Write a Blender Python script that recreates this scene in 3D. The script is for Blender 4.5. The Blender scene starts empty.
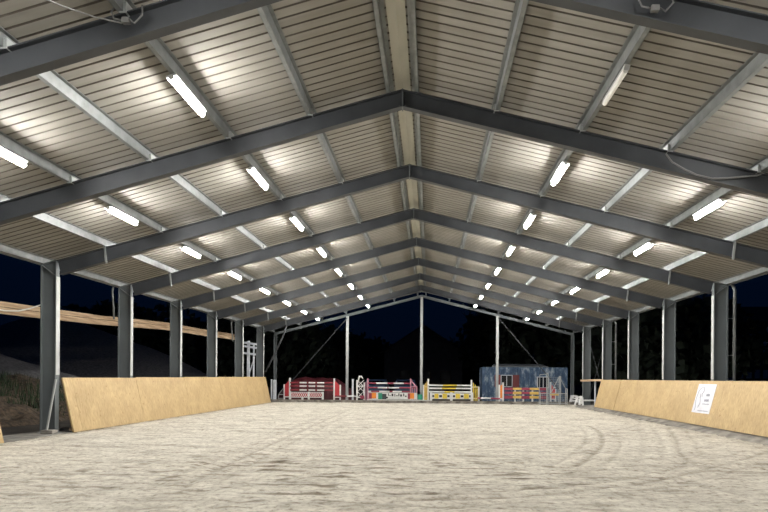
import bpy, math, random
import numpy as np
from mathutils import Vector, Matrix, noise

random.seed(7)
SC = bpy.context.scene
COL = SC.collection

# ------------------------------------------------------------------ surveyed dimensions (metres)
XR = -0.572            # ridge line, x
HW = 10.18             # half width to the outer face of the columns
Z_R, Z_E = 7.278, 4.667
SLOPE = (Z_R - Z_E) / HW
BAY, Y0 = 4.49, 12.87
LAMP_L = 262.0
def fy(i): return Y0 + BAY * i
def zt(dx): return Z_R - SLOPE * abs(dx)       # top of rafter at distance dx from the ridge
Y_BACK, Y_GABLE = -3.0, fy(7)

# ------------------------------------------------------------------ camera
TH, FPX, ROLL = .0714, 650.5, .0067
r0 = Vector((math.cos(TH), math.sin(TH), 0)); f0 = Vector((-math.sin(TH), math.cos(TH), 0)); u0 = Vector((0, 0, 1))
rr = r0 * math.cos(ROLL) + u0 * math.sin(ROLL)
uu = u0 * math.cos(ROLL) - r0 * math.sin(ROLL)
cam_d = bpy.data.cameras.new('camera'); cam = bpy.data.objects.new('camera', cam_d); COL.objects.link(cam)
M = Matrix((rr, uu, -f0)).transposed().to_4x4(); M.translation = Vector((0, 0, 1.6))
cam.matrix_world = M
cam_d.sensor_width = 36; cam_d.lens = FPX / 768 * 36
cam_d.shift_x = .8 / 768; cam_d.shift_y = 121.8 / 768
cam_d.clip_start = .05; cam_d.clip_end = 600
SC.camera = cam

def survey(px, py):                            # bearing of a point measured on the photograph
    du, dv = px - 383.2, py - 377.8
    u, v = (du + ROLL * dv) / FPX, (dv - ROLL * du) / FPX
    return u * math.cos(TH) - math.sin(TH), u * math.sin(TH) + math.cos(TH), -v
def on_y(px, py, y):
    a, b, c = survey(px, py); t = y / b; return (a * t, y, 1.6 + c * t)
def on_x(px, py, x):
    a, b, c = survey(px, py); t = x / a; return (x, b * t, 1.6 + c * t)
def on_z(px, py, z=0.0):
    a, b, c = survey(px, py); t = (z - 1.6) / c; return (a * t, b * t, z)
def X(px, y, py=395): return on_y(px, py, y)[0]

# ------------------------------------------------------------------ materials
def nmat(name, rough=.6, metal=0.0, spec=.5):
    m = bpy.data.materials.new(name); m.use_nodes = True
    nt = m.node_tree; b = nt.nodes['Principled BSDF']
    b.inputs['Roughness'].default_value = rough; b.inputs['Metallic'].default_value = metal
    b.inputs['Specular IOR Level'].default_value = spec
    return m, nt, b
def N(nt, t, **kw):
    n = nt.nodes.new(t)
    for k, v in kw.items():
        if k in n.inputs: n.inputs[k].default_value = v
        else: setattr(n, k, v)
    return n
def ramp(nt, stops, fac):
    r = nt.nodes.new('ShaderNodeValToRGB'); e = r.color_ramp.elements
    e[0].position, e[0].color = stops[0][0], (*stops[0][1], 1)
    e[1].position, e[1].color = stops[-1][0], (*stops[-1][1], 1)
    for p, c in stops[1:-1]:
        x = e.new(p); x.color = (*c, 1)
    nt.links.new(fac, r.inputs['Fac']); return r.outputs['Color']
def coords(nt, scale=(1, 1, 1)):
    g = nt.nodes.new('ShaderNodeNewGeometry'); mp = nt.nodes.new('ShaderNodeMapping')
    mp.inputs['Scale'].default_value = scale
    nt.links.new(g.outputs['Position'], mp.inputs['Vector']); return mp.outputs['Vector']
def mottled(name, c1, c2, scale=3.0, rough=.6, metal=0.0, stretch=(1, 1, 1), bump=0.0, detail=6, bscale=None):
    m, nt, b = nmat(name, rough, metal)
    v = coords(nt, stretch)
    n = N(nt, 'ShaderNodeTexNoise', Scale=scale, Detail=detail); nt.links.new(v, n.inputs['Vector'])
    nt.links.new(ramp(nt, [(.32, c1), (.68, c2)], n.outputs['Fac']), b.inputs['Base Color'])
    if bump:
        n2 = N(nt, 'ShaderNodeTexNoise', Scale=bscale or scale * 4, Detail=6); nt.links.new(v, n2.inputs['Vector'])
        bp = N(nt, 'ShaderNodeBump', Strength=bump, Distance=.02)
        nt.links.new(n2.outputs['Fac'], bp.inputs['Height']); nt.links.new(bp.outputs['Normal'], b.inputs['Normal'])
    return m
def plain(name, c, rough=.55, metal=0.0):
    k = .88
    return mottled(name, tuple(x * k for x in c), c, 5, rough, metal)

MT = {}
MT['column'] = mottled('painted_column_steel', (.100, .112, .115), (.128, .142, .145), 2.2, .5, .15, (1, 1, .5))
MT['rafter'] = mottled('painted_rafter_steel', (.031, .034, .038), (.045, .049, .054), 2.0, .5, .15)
MT['galv'] = mottled('galvanised_steel', (.35, .365, .36), (.42, .435, .425), 3, .45, .3)
MT['purlin'] = mottled('galvanised_purlin_steel', (.150, .160, .158), (.220, .230, .225), 5, .5, .25)
MT['strip'] = mottled('pale_flange_strip', (.36, .37, .355), (.43, .44, .425), 3, .5, 0)
MT['ridge'] = mottled('ridge_lining', (.40, .385, .32), (.48, .465, .39), 3, .6, 0, (1, .3, 1))
MT['lampbody'] = plain('lamp_housing_grey', (.55, .56, .55), .5)
MT['white'] = plain('white_paint', (.78, .78, .76), .5)
MT['offwhite'] = plain('dull_white_paint', (.55, .58, .62), .5)
MT['red'] = plain('red_paint', (.50, .035, .045), .5)
MT['darkred'] = plain('dark_red_paint', (.24, .02, .032), .5)
MT['shutter'] = plain('brown_red_shutter', (.17, .035, .035), .6)
MT['maroon'] = plain('maroon_paint', (.30, .045, .08), .55)
MT['pink'] = plain('faded_pink_paint', (.55, .25, .33), .55)
MT['yellow'] = plain('yellow_paint', (.78, .58, .06), .5)
MT['ochre'] = plain('ochre_yellow_paint', (.72, .48, .12), .5)
MT['orange'] = plain('orange_paint', (.85, .27, .03), .5)
MT['green'] = plain('green_paint', (.03, .28, .17), .5)
MT['black'] = plain('black_paint', (.02, .02, .022), .5)
MT['darkgrey'] = plain('dark_grey_plastic', (.05, .055, .06), .5)
MT['redtarp'] = mottled('red_tarpaulin', (.035, .004, .006), (.085, .008, .012), 1.4, .55, 0, bump=.5)
MT['cable'] = plain('grey_cable', (.16, .16, .155), .6)
MT['whitecable'] = plain('pale_cable', (.7, .68, .62), .6)
MT['rubber'] = plain('tyre_rubber', (.02, .02, .02), .8)
MT['glass'] = mottled('dark_window_glass', (.012, .014, .018), (.02, .022, .028), 2, .12)
MT['kerb'] = mottled('sandy_concrete', (.085, .076, .064), (.29, .268, .235), 3.2, .9, 0, (1, .6, 1), bump=.9)
MT['soil'] = mottled('dark_soil', (.020, .016, .012), (.055, .043, .030), 1.3, .95, 0, bump=1.0)
MT['litter'] = mottled('soil_with_leaf_litter', (.018, .014, .010), (.13, .09, .055), 7.5, .95, 0, bump=1.0)
MT['gravel'] = mottled('grey_gravel', (.11, .105, .108), (.22, .21, .21), 6, .95, 0, bump=1.0)
MT['grass'] = mottled('grass_blades', (.012, .026, .009), (.035, .058, .02), 3, .8)
MT['bark'] = mottled('tree_bark', (.035, .028, .02), (.06, .048, .035), 5, .9)
MT['leaf'] = mottled('dark_leaves', (.010, .018, .010), (.022, .034, .018), 2, .8)
MT['housewall'] = mottled('pale_plaster', (.55, .60, .68), (.66, .71, .78), 2, .9)
MT['darkwall'] = mottled('dark_rendered_wall', (.05, .052, .06), (.075, .075, .085), 2, .9)
MT['roof'] = mottled('dark_roof_tiles', (.025, .022, .024), (.04, .036, .038), 8, .9)
MT['timberdark'] = mottled('dark_timber', (.03, .022, .016), (.05, .038, .028), 4, .9)
MT['carblue'] = plain('blue_car_paint', (.05, .09, .17), .35)
MT['chalk'] = plain('grey_print', (.36, .37, .43), .7)
MT['poster'] = plain('poster_white', (.66, .66, .70), .6)
MT['whitesheet'] = plain('pale_roof_sheet', (.16,.175,.185), .4)

def glow():
    m, nt, b = nmat('lit_tube_diffuser', .4)
    b.inputs['Base Color'].default_value = (.9, .9, .9, 1)
    b.inputs['Emission Color'].default_value = (1.0, .985, .955, 1)
    b.inputs['Emission Strength'].default_value = LAMP_L
    return m
MT['glow'] = glow()
MT['unlit'] = plain('unlit_tube_diffuser', (.86, .84, .78), .35)

def sheet_mat():
    m, nt, b = nmat('beige_trapezoid_sheet', .72, .0, .22)
    v = coords(nt, (.35, 3.0, .35))
    n = N(nt, 'ShaderNodeTexNoise', Scale=1.6, Detail=5); nt.links.new(v, n.inputs['Vector'])
    c1 = ramp(nt, [(.3, (.240, .226, .199)), (.7, (.305, .290, .258))], n.outputs['Fac'])
    nt.links.new(c1, b.inputs['Base Color']); return m
MT['sheet'] = sheet_mat()
MT['grove'] = mottled('shaded_sheet_rib', (.10, .086, .07), (.135, .118, .10), 2, .7)  # same sheet, with the shade inside its ribs painted as darker brown

def ply():
    m, nt, b = nmat('film_faced_plywood', .55, 0, .35)
    v = coords(nt, (1, 1, .10))
    n = N(nt, 'ShaderNodeTexNoise', Scale=24, Detail=4, Roughness=.55); nt.links.new(v, n.inputs['Vector'])
    v2 = coords(nt, (1, 1, 1)); n2 = N(nt, 'ShaderNodeTexNoise', Scale=1.5, Detail=5); nt.links.new(v2, n2.inputs['Vector'])
    a = ramp(nt, [(.30, (.35, .245, .112)), (.70, (.51, .373, .192))], n.outputs['Fac'])
    c = ramp(nt, [(.35, (.90, .88, .86)), (.65, (1.04, 1.04, 1.04))], n2.outputs['Fac'])
    mx = N(nt, 'ShaderNodeMix', data_type='RGBA', blend_type='MULTIPLY'); mx.inputs[0].default_value = 1
    nt.links.new(a, mx.inputs[6]); nt.links.new(c, mx.inputs[7])
    n3 = N(nt, 'ShaderNodeTexNoise', Scale=9, Detail=2); nt.links.new(v2, n3.inputs['Vector'])
    k = ramp(nt, [(.27, (.62, .5, .38)), (.33, (1, 1, 1))], n3.outputs['Fac'])
    mx2 = N(nt, 'ShaderNodeMix', data_type='RGBA', blend_type='MULTIPLY'); mx2.inputs[0].default_value = .8
    nt.links.new(mx.outputs[2], mx2.inputs[6]); nt.links.new(k, mx2.inputs[7])
    nt.links.new(mx2.outputs[2], b.inputs['Base Color']); return m
MT['ply'] = ply()
MT['plyedge'] = mottled('plywood_edge', (.11, .075, .045), (.20, .14, .085), 14, .8, 0, (1, 1, 4))
MT['wood'] = mottled('rough_sawn_timber', (.22, .135, .072), (.56, .41, .26), 3.0, .8, 0, (1, .25, 5), bump=.6)
MT['post'] = mottled('weathered_post', (.14, .13, .115), (.24, .22, .19), 5, .9, 0, (1, 1, .3))

def container_mat():
    m, nt, b = nmat('weathered_blue_container', .6, .1)
    v = coords(nt, (1.6, 1, .7))
    n = N(nt, 'ShaderNodeTexNoise', Scale=2.3, Detail=9, Roughness=.72); nt.links.new(v, n.inputs['Vector'])
    nt.links.new(ramp(nt, [(.36, (.030, .060, .115)), (.50, (.055, .10, .17)), (.57, (.17, .22, .28)), (.68, (.42, .46, .50))], n.outputs['Fac']), b.inputs['Base Color'])
    return m
MT['container'] = container_mat()

def sand_mat():
    m, nt, b = nmat('arena_sand', .95, 0, .15)
    v = coords(nt, (1.0, 1.0, 1))
    a = N(nt, 'ShaderNodeTexNoise', Scale=1.3, Detail=9, Roughness=.66); nt.links.new(v, a.inputs['Vector'])
    vf = coords(nt, (1.0, .85, 1))
    f = N(nt, 'ShaderNodeTexNoise', Scale=10, Detail=10, Roughness=.76); nt.links.new(vf, f.inputs['Vector'])
    base = ramp(nt, [(.30, (.47, .435, .37)), (.48, (.65, .615, .53)), (.68, (.75, .715, .625))], a.outputs['Fac'])
    fine = ramp(nt, [(.35, (.44, .405, .37)), (.44, (.83, .81, .79)), (.52, (1.0, 1.0, 1.0)), (.68, (1.12, 1.12, 1.10))], f.outputs['Fac'])  # grain tone, its darks deepened to paint the missing relief shading
    mx = N(nt, 'ShaderNodeMix', data_type='RGBA', blend_type='MULTIPLY'); mx.inputs[0].default_value = 1
    nt.links.new(base, mx.inputs[6]); nt.links.new(fine, mx.inputs[7])
    # clods and hoof-kicked lumps, with the shading in their pits painted dark
    cl = N(nt, 'ShaderNodeTexNoise', Scale=3.4, Detail=9, Roughness=.7, Distortion=.8); nt.links.new(coords(nt, (.8, 1.3, 1)), cl.inputs['Vector'])
    cc = ramp(nt, [(.34, (.52, .485, .445)), (.43, (.90, .885, .87)), (.52, (1.0, 1.0, 1.0)), (.68, (1.06, 1.06, 1.05))], cl.outputs['Fac'])
    mc = N(nt, 'ShaderNodeMix', data_type='RGBA', blend_type='MULTIPLY'); mc.inputs[0].default_value = .85
    nt.links.new(mx.outputs[2], mc.inputs[6]); nt.links.new(cc, mc.inputs[7]); mx = mc
    # long shallow harrow streaks
    vs = coords(nt, (.14, 2.2, 1))
    st = N(nt, 'ShaderNodeTexNoise', Scale=1.7, Detail=7, Roughness=.62, Distortion=.5); nt.links.new(vs, st.inputs['Vector'])
    sc_ = ramp(nt, [(.37, (.60, .565, .53)), (.45, (.95, .94, .93)), (.62, (1.07, 1.07, 1.06))], st.outputs['Fac'])
    ms = N(nt, 'ShaderNodeMix', data_type='RGBA', blend_type='MULTIPLY'); ms.inputs[0].default_value = .62
    nt.links.new(mx.outputs[2], ms.inputs[6]); nt.links.new(sc_, ms.inputs[7]); mx = ms
    # damp sand turned up along wheel and harrow tracks, and in hoof-churned patches
    at = N(nt, 'ShaderNodeAttribute', attribute_name='damp')
    mx2 = N(nt, 'ShaderNodeMix', data_type='RGBA', blend_type='MULTIPLY')
    nt.links.new(at.outputs['Fac'], mx2.inputs[0]); nt.links.new(mx.outputs[2], mx2.inputs[6])
    mx2.inputs[7].default_value = (.42, .38, .335, 1)
    nt.links.new(mx2.outputs[2], b.inputs['Base Color'])
    bp = N(nt, 'ShaderNodeBump', Strength=1.0, Distance=.06); nt.links.new(f.outputs['Fac'], bp.inputs['Height'])
    f2 = N(nt, 'ShaderNodeTexNoise', Scale=45, Detail=4); nt.links.new(vf, f2.inputs['Vector'])
    bp2 = N(nt, 'ShaderNodeBump', Strength=.5, Distance=.01); nt.links.new(f2.outputs['Fac'], bp2.inputs['Height'])
    nt.links.new(bp.outputs['Normal'], bp2.inputs['Normal'])
    nt.links.new(bp2.outputs['Normal'], b.inputs['Normal']); return m
MT['sand'] = sand_mat()

# ------------------------------------------------------------------ mesh helpers
class MB:
    def __init__(s): s.v, s.f, s.m = [], [], []
    def quad(s, pts, mi=0):
        i = len(s.v); s.v += [tuple(p) for p in pts]; s.f.append(tuple(range(i, i + len(pts)))); s.m.append(mi)
    def hexa(s, c, mi=0):                      # 8 corners: bottom ring then top ring
        i = len(s.v); s.v += [tuple(p) for p in c]
        for f in ((0, 3, 2, 1), (4, 5, 6, 7), (0, 1, 5, 4), (1, 2, 6, 5), (2, 3, 7, 6), (3, 0, 4, 7)):
            s.f.append(tuple(i + k for k in f)); s.m.append(mi)
        return s
    def box(s, x0, x1, y0, y1, z0, z1, mi=0):
        return s.hexa([(x0, y0, z0), (x1, y0, z0), (x1, y1, z0), (x0, y1, z0), (x0, y0, z1), (x1, y0, z1), (x1, y1, z1), (x0, y1, z1)], mi)
    def bar(s, p, q, w, h, up=(0, 0, 1), mi=0):  # w sideways, h along up
        p, q = Vector(p), Vector(q); d = (q - p).normalized(); up = Vector(up)
        if abs(d.dot(up)) > .98: up = Vector((0, 1, 0)) if abs(d.y) < .9 else Vector((1, 0, 0))
        sd = d.cross(up).normalized(); up = sd.cross(d).normalized()
        a, b = sd * w / 2, up * h / 2
        return s.hexa([p - a - b, p + a - b, q + a - b, q - a - b, p - a + b, p + a + b, q + a + b, q - a + b], mi)
    def tube(s, pts, r, n=10, mi=0, cap=True):
        pts = [Vector(p) for p in pts]; rs = r if isinstance(r, (list, tuple)) else [r] * len(pts)
        base = len(s.v); ref = None
        for k, p in enumerate(pts):
            d = (pts[min(k + 1, len(pts) - 1)] - pts[max(k - 1, 0)]).normalized()
            if ref is None: ref = d.orthogonal().normalized()
            a = (ref - d * ref.dot(d)).normalized(); ref = a; b = d.cross(a)
            for j in range(n):
                t = 2 * math.pi * j / n; s.v.append(tuple(p + (a * math.cos(t) + b * math.sin(t)) * rs[k]))
        for k in range(len(pts) - 1):
            for j in range(n):
                s.f.append((base + k * n + j, base + k * n + (j + 1) % n, base + (k + 1) * n + (j + 1) % n, base + (k + 1) * n + j)); s.m.append(mi)
        if cap:
            s.f.append(tuple(base + j for j in reversed(range(n)))); s.m.append(mi)
            s.f.append(tuple(base + (len(pts) - 1) * n + j for j in range(n))); s.m.append(mi)
        return s
    def build(s, name, mats, parent=None, loc=None, smooth=False, bevel=0):
        off = Vector((0, 0, 0))
        if parent is not None: off = Vector(parent.location)
        elif loc is not None: off = Vector(loc)
        me = bpy.data.meshes.new(name)
        me.from_pydata([tuple(Vector(v) - off) for v in s.v], [], s.f)
        for m in (mats if isinstance(mats, (list, tuple)) else [mats]): me.materials.append(MT[m])
        me.polygons.foreach_set('material_index', s.m)
        if smooth: me.polygons.foreach_set('use_smooth', [True] * len(s.f))
        me.update()
        o = bpy.data.objects.new(name, me); COL.objects.link(o)
        if parent is not None: o.parent = parent
        elif loc is not None: o.location = loc
        if bevel:
            b = o.modifiers.new('bevel', 'BEVEL'); b.width = bevel; b.segments = 2; b.limit_method = 'ANGLE'
        return o
def tag(o, label=None, cat=None, group=None, kind=None):
    for k, v in (('label', label), ('category', cat), ('group', group), ('kind', kind)):
        if v: o[k] = v
    return o
def thing(name, loc, label, cat, group=None):
    o = bpy.data.objects.new(name, None); COL.objects.link(o); o.location = loc; o.empty_display_size = .3
    return tag(o, label, cat, group)
def sub(o, parent):                            # make an already built part a child of another part of the same thing
    o.parent = parent; o.location = (0, 0, 0); return o
def copy_tree(root, loc, label, group=None):
    r = root.copy(); COL.objects.link(r); r.location = loc; r['label'] = label
    if group: r['group'] = group
    for ch in list(root.children):
        c = ch.copy(); COL.objects.link(c); c.parent = r
        for g in list(ch.children):
            d = g.copy(); COL.objects.link(d); d.parent = c
    return r
ORD = ['nearest', 'second nearest', 'third', 'fourth', 'fifth', 'sixth', 'seventh', 'eighth', 'ninth', 'tenth']

# ------------------------------------------------------------------ world: clear dusk-blue night
w = bpy.data.worlds.new('night'); SC.world = w; w.use_nodes = True
nt = w.node_tree; bg = nt.nodes['Background']
tc = nt.nodes.new('ShaderNodeTexCoord'); sp = nt.nodes.new('ShaderNodeSeparateXYZ'); nt.links.new(tc.outputs['Generated'], sp.inputs[0])
nt.links.new(ramp(nt, [(0, (.0005, .0019, .0060)), (.25, (.0005, .0029, .0110)), (1, (.0006, .0035, .015))], sp.outputs['Z']), bg.inputs['Color'])
bg.inputs['Strength'].default_value = 1.0

# ------------------------------------------------------------------ arena floor
def seg_dist(P, pts):
    best = np.full(len(P), 1e9)
    for a, b in zip(pts[:-1], pts[1:]):
        a = np.array(a[:2]); b = np.array(b[:2]); ab = b - a
        t = np.clip(((P - a) @ ab) / (ab @ ab + 1e-9), 0, 1)
        best = np.minimum(best, np.linalg.norm(P - (a + t[:, None] * ab), axis=1))
    return best
def smooth_path(pts, n=8):
    out = []
    P = [pts[0]] + list(pts) + [pts[-1]]
    for i in range(1, len(P) - 2):
        for k in range(n):
            t = k / n
            out.append(tuple(.5 * ((2 * P[i][j]) + (P[i + 1][j] - P[i - 1][j]) * t + (2 * P[i - 1][j] - 5 * P[i][j] + 4 * P[i + 1][j] - P[i + 2][j]) * t * t + (3 * P[i][j] - P[i - 1][j] - 3 * P[i + 1][j] + P[i + 2][j]) * t ** 3) for j in range(2)))
    out.append(tuple(pts[-1][:2])); return out
xs = np.linspace(-10.6, 9.0, 330)
ys = [Y_BACK]
while ys[-1] < 41.25:
    y = ys[-1]; ys.append(y + (.14 if y < 4.5 else .042 + max(0, y - 6) * .0038))
ys[-1] = 41.25; ys = np.array(ys)
gx, gy = np.meshgrid(xs, ys); P = np.stack([gx.ravel(), gy.ravel()], 1)
tracks = [([(512, 463), (545, 466), (572, 466), (592, 455), (602, 443), (600, 433), (590, 426)], 1.0),
          ([(400, 500), (470, 499), (540, 494), (639, 483), (702, 470), (768, 452)], .8),
          ([(668, 427), (676, 440), (680, 452), (696, 462), (768, 470)], .75),
          ([(650, 425), (660, 440), (662, 455), (655, 467)], .5),
          ([(180, 489), (256, 451), (344, 412)], .7), ([(150, 484), (246, 447), (330, 412)], .4),
          ([(300, 440), (400, 446), (512, 447), (600, 444)], .35), ([(600, 434), (640, 423), (620, 412)], .45),
          ([(512, 428), (590, 432), (640, 440), (768, 455)], .35), ([(90, 470), (200, 452), (420, 452)], .3),
          ([(560, 472), (640, 470), (720, 490), (768, 500)], .4)]
h = np.zeros(len(P)); damp = np.zeros(len(P))
for pts, k in tracks:
    d = seg_dist(P, smooth_path([on_z(a, b)[:2] for a, b in pts]))
    wd = .065
    h += .5 * k * (-.035 * np.exp(-(d / wd) ** 2) + .028 * np.exp(-((d - .17) / .07) ** 2) - .02 * np.exp(-((d - .42) / .06) ** 2))
    damp = np.maximum(damp, k * np.maximum(.62 * np.exp(-(d / .07) ** 2), .34 * np.exp(-((d - .42) / .06) ** 2)))
nz = np.array([noise.fractal(Vector((x * 1.1, y * 2.0, 0)), 1.0, 2.1, 4) for x, y in P])
n2 = np.array([noise.noise(Vector((x * 3.1 + 9, y * 5.2, 3))) for x, y in P])
n3 = np.array([noise.noise(Vector((x * .22 + 4, y * .5, 7))) for x, y in P])
n4 = np.array([noise.fractal(Vector((x * 1.6 + 31, y * 4.5, 1)), 1.0, 2.0, 3) for x, y in P])
h += .020 * nz + .016 * n2 + .014 * n3
churn = np.exp(-((P[:, 1] - 11.0) / 2.2) ** 2) * np.exp(-((P[:, 0] + 1.6) / 3.6) ** 2)
damp = np.clip(damp * (.95 + .6 * n2) + np.clip(n2 + .45, 0, 1) * .9 * (np.exp(-((P[:, 0] + 9.85) / .16) ** 2) + .6 * np.exp(-((P[:, 0] - 8.2) / .35) ** 2)) + np.clip((n4 - .24) * 2.4, 0, 1) * (.25 + 2.4 * churn), 0, 1)
me = bpy.data.meshes.new('floor')
nx = len(xs); ny = len(ys)
faces = [(j * nx + i, j * nx + i + 1, (j + 1) * nx + i + 1, (j + 1) * nx + i) for j in range(ny - 1) for i in range(nx - 1)]
edge = np.minimum(1, np.minimum(P[:, 0] + 10.6, 9.0 - P[:, 0]) / .8)
me.from_pydata(list(zip(P[:, 0], P[:, 1], h * np.clip(edge, .3, 1))), [], faces)
me.polygons.foreach_set('use_smooth', [True] * len(faces)); me.materials.append(MT['sand'])
a = me.attributes.new('damp', 'FLOAT', 'POINT'); a.data.foreach_set('value', damp.astype(np.float32))
fl = bpy.data.objects.new('floor', me); COL.objects.link(fl); tag(fl, 'pale sand arena floor crossed by wheel tracks', 'floor', kind='structure')

# ground outside, kept just under the sand
mb = MB()
gxs = [-160 + 8 * i for i in range(41)]
mb.box(-170, 170, -60, 260, -.6, -.06)
g = mb.build('ground', 'soil'); tag(g, 'dark earth around the hall', 'ground', kind='structure')

# concrete kerbs
mb = MB()
mb.box(-11.15, -10.0, Y_BACK, 41.2, -.05, .012)
tag(mb.build('trim_1', 'kerb', loc=(-10.5, 20, 0)), 'grey concrete strip under the left columns', 'kerb', kind='structure')
mb = MB()
random.seed(3)
n = 120; ya = [Y_BACK + (38.2 - Y_BACK) * i / n for i in range(n + 1)]
pr = [(8.22, -.03), (8.42, .05), (8.62, .11), (9.15, .13), (9.9, .10)]
rows = []
for y in ya:
    k = noise.noise(Vector((y * 1.3, 0, 5))); q = noise.noise(Vector((y * 4.1, 2, 5)))
    rows.append([(x + (.10 * k + .04 * q if j < 2 else 0), y, z + (.02 * q if 0 < j < 3 else 0)) for j, (x, z) in enumerate(pr)])
for a, b in zip(rows[:-1], rows[1:]):
    for j in range(len(pr) - 1): mb.quad([a[j], a[j + 1], b[j + 1], b[j]])
tag(mb.build('trim_2', 'kerb', loc=(9, 20, 0), smooth=True), 'banked sandy kerb along the foot of the right wall', 'kerb', kind='structure')
mb = MB(); mb.box(-10.2, 9.6, 41.2, 41.38, -.1, .17)
mb.box(-10.2, 9.6, 41.38, 44.8, -.1, .0)
tag(mb.build('trim_3', 'kerb', loc=(0, 41.3, 0)), 'low concrete kerb across the far end', 'kerb', kind='structure')

# ------------------------------------------------------------------ portal frames
def ibeam_parts(mb, p, q, w, dp0, dp1, tf=.02, tw=.015):
    """I section along p->q (top line), depth dp0 at p and dp1 at q hung below the top line, flanges w wide in y"""
    p, q = Vector(p), Vector(q)
    d = (q - p).normalized()
    up = Vector((0, 1, 0)).cross(d).normalized()
    if up.z < 0: up = -up
    def slab(a, b, c, e, wy):
        y = Vector((0, wy / 2, 0)); mb.hexa([a - y, b - y, b + y, a + y, c - y, e - y, e + y, c + y])
    slab(p - up * tf, q - up * tf, p, q, w)
    slab(p - up * dp0, q - up * dp1, p - up * (dp0 - tf), q - up * (dp1 - tf), w)
    slab(p - up * (dp0 - tf), q - up * (dp1 - tf), p - up * tf, q - up * tf, tw)
def portal(name, y, label):
    t = thing(name, (XR, y, 0), label, 'steel frame', 'steel portal frames along the hall')
    CD, FW = .44, .19
    for s in (-1, 1):
        xo, xi = XR + s * HW, XR + s * (HW - CD)
        mb = MB()
        mb.box(min(xo, xo - s * .02), max(xo, xo - s * .02), y - FW / 2, y + FW / 2, .02, Z_E)
        mb.box(min(xi, xi + s * .02), max(xi, xi + s * .02), y - FW / 2, y + FW / 2, .02, zt(HW - CD) - .02)
        a, b = xo - s * .02, xi + s * .02
        za, zb = Z_E, zt(HW - CD)
        pts = [(a, .02), (b, .02), (b, zb), (a, za)]
        mb.hexa([(a, y - .007, .02), (b, y - .007, .02), (b, y + .007, .02), (a, y + .007, .02), (a, y - .007, za), (b, y - .007, zb), (b, y + .007, zb), (a, y + .007, za)])
        mb.bar((xo, y, Z_E + .005), (xi, y, zb + .005), FW, .02)
        mb.build('column', 'column', t)
        mb = MB(); mb.bar((xo - s * .03, y - .05, Z_E - .03), (xi + s * .03, y - .05, zb - .42), .08, .016, (0, 0, 1))
        mb.build('stiffener', 'column', t)
        mb = MB(); mb.box(min(xo, xi) - .05, max(xo, xi) + .05, y - .16, y + .16, 0, .025)
        for bx in (min(xo, xi) + .08, max(xo, xi) - .08):
            for by in (-.12, .12): mb.tube([(bx, y + by, .02), (bx, y + by, .07)], .016, 6)
        mb.build('base_plate', 'galv', t)
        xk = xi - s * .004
        MB().box(min(xk, xk - s * .012), max(xk, xk - s * .012), y - .085, y + .085, 1.62, zt(HW - CD) - .44).build('flange_strip', 'strip', t)  # thin paler band on the inner flange, above the boards
        mb = MB(); ibeam_parts(mb, (XR + s * .01, y, Z_R), (xi, y, zt(HW - CD)), FW, .325, .395)
        mb.build('rafter', 'rafter', t)
        xb = 8.3
        mb = MB(); mb.bar((XR + s * (xb + .05), y - .12, zt(xb) + .1), (XR + s * (xb - .0), y - .10, zt(xb) - .46), .05, .045)
        mb.build('fly_brace', 'purlin', t)
        for xb in (1.83, 3.48, 5.12, 6.78):
            mb = MB(); mb.box(XR + s * xb - .05, XR + s * xb + .05, y - .11, y + .11, zt(xb) - .012, zt(xb) + .13)
            mb.build('purlin_cleat', 'galv', t)
    mb = MB(); mb.box(XR - .012, XR + .012, y - .10, y + .10, Z_R - .36, Z_R + .01)
    mb.build('apex_plate', 'column', t)
    return t
f0_ = portal('steel_portal_frame', fy(0), 'grey steel portal frame second from the camera, its apex highest in view')
texts = {-1: 'grey steel portal frame nearest overhead, its rafters cutting off the top corners', 1: 'grey steel portal frame third from the camera, on the leftmost full column',
         2: 'grey steel portal frame fourth from the camera, on the column behind the pinned poster', 3: 'grey steel portal frame fifth from the camera',
         4: 'grey steel portal frame sixth from the camera', 5: 'grey steel portal frame seventh from the camera, next to last before the far end',
         6: 'grey steel portal frame eighth from the camera, last before the gable posts',
         -2: 'grey steel portal frame overhead out of view', -3: 'grey steel portal frame behind the camera'}
for i, tx in texts.items(): copy_tree(f0_, (XR, fy(i), 0), tx)

# gable end frame
yg = Y_GABLE
t = thing('gable_frame', (XR, yg, 0), 'slim grey gable frame of posts and sloping beams closing the far end', 'steel frame')
for s in (-1, 1):
    mb = MB(); ibeam_parts(mb, (XR, yg, Z_R - .02), (XR + s * HW, yg, Z_E - .02), .13, .17, .17, .015, .015); mb.build('gable_beam', 'column', t)
    xo = XR + s * (HW - .1)
    mb = MB()
    for dx in (-.1, .085): mb.box(xo + dx, xo + dx + .015, yg - .08, yg + .08, 0, Z_E - .15)
    mb.box(xo - .09, xo + .09, yg - .006, yg + .006, 0, Z_E - .15); mb.build('corner_post', 'column', t)
for xp in (X(347, yg), XR, X(497, yg)):
    mb = MB(); zz = zt(xp - XR) - .16
    for dy in (-.085, .07): mb.box(xp - .085, xp + .085, yg + dy, yg + dy + .015, 0, zz)
    mb.box(xp - .007, xp + .007, yg - .07, yg + .07, 0, zz); mb.build('gable_post', 'galv', t)
for a, b, s in ((X(347, yg), -HW + XR + .2, -1), (X(498, yg), XR + HW - .2, 1)):
    mb = MB(); mb.tube([(a, yg - .12, zt(a - XR) - .3), (b, yg - .12, .1 if s < 0 else -.0)], .028, 8); mb.build('brace_rod', 'rafter', t)
for xp in (-8.3, -6.78, -3.48, -1.83, 1.83, 3.48, 6.78, 8.3):
    pass

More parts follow.
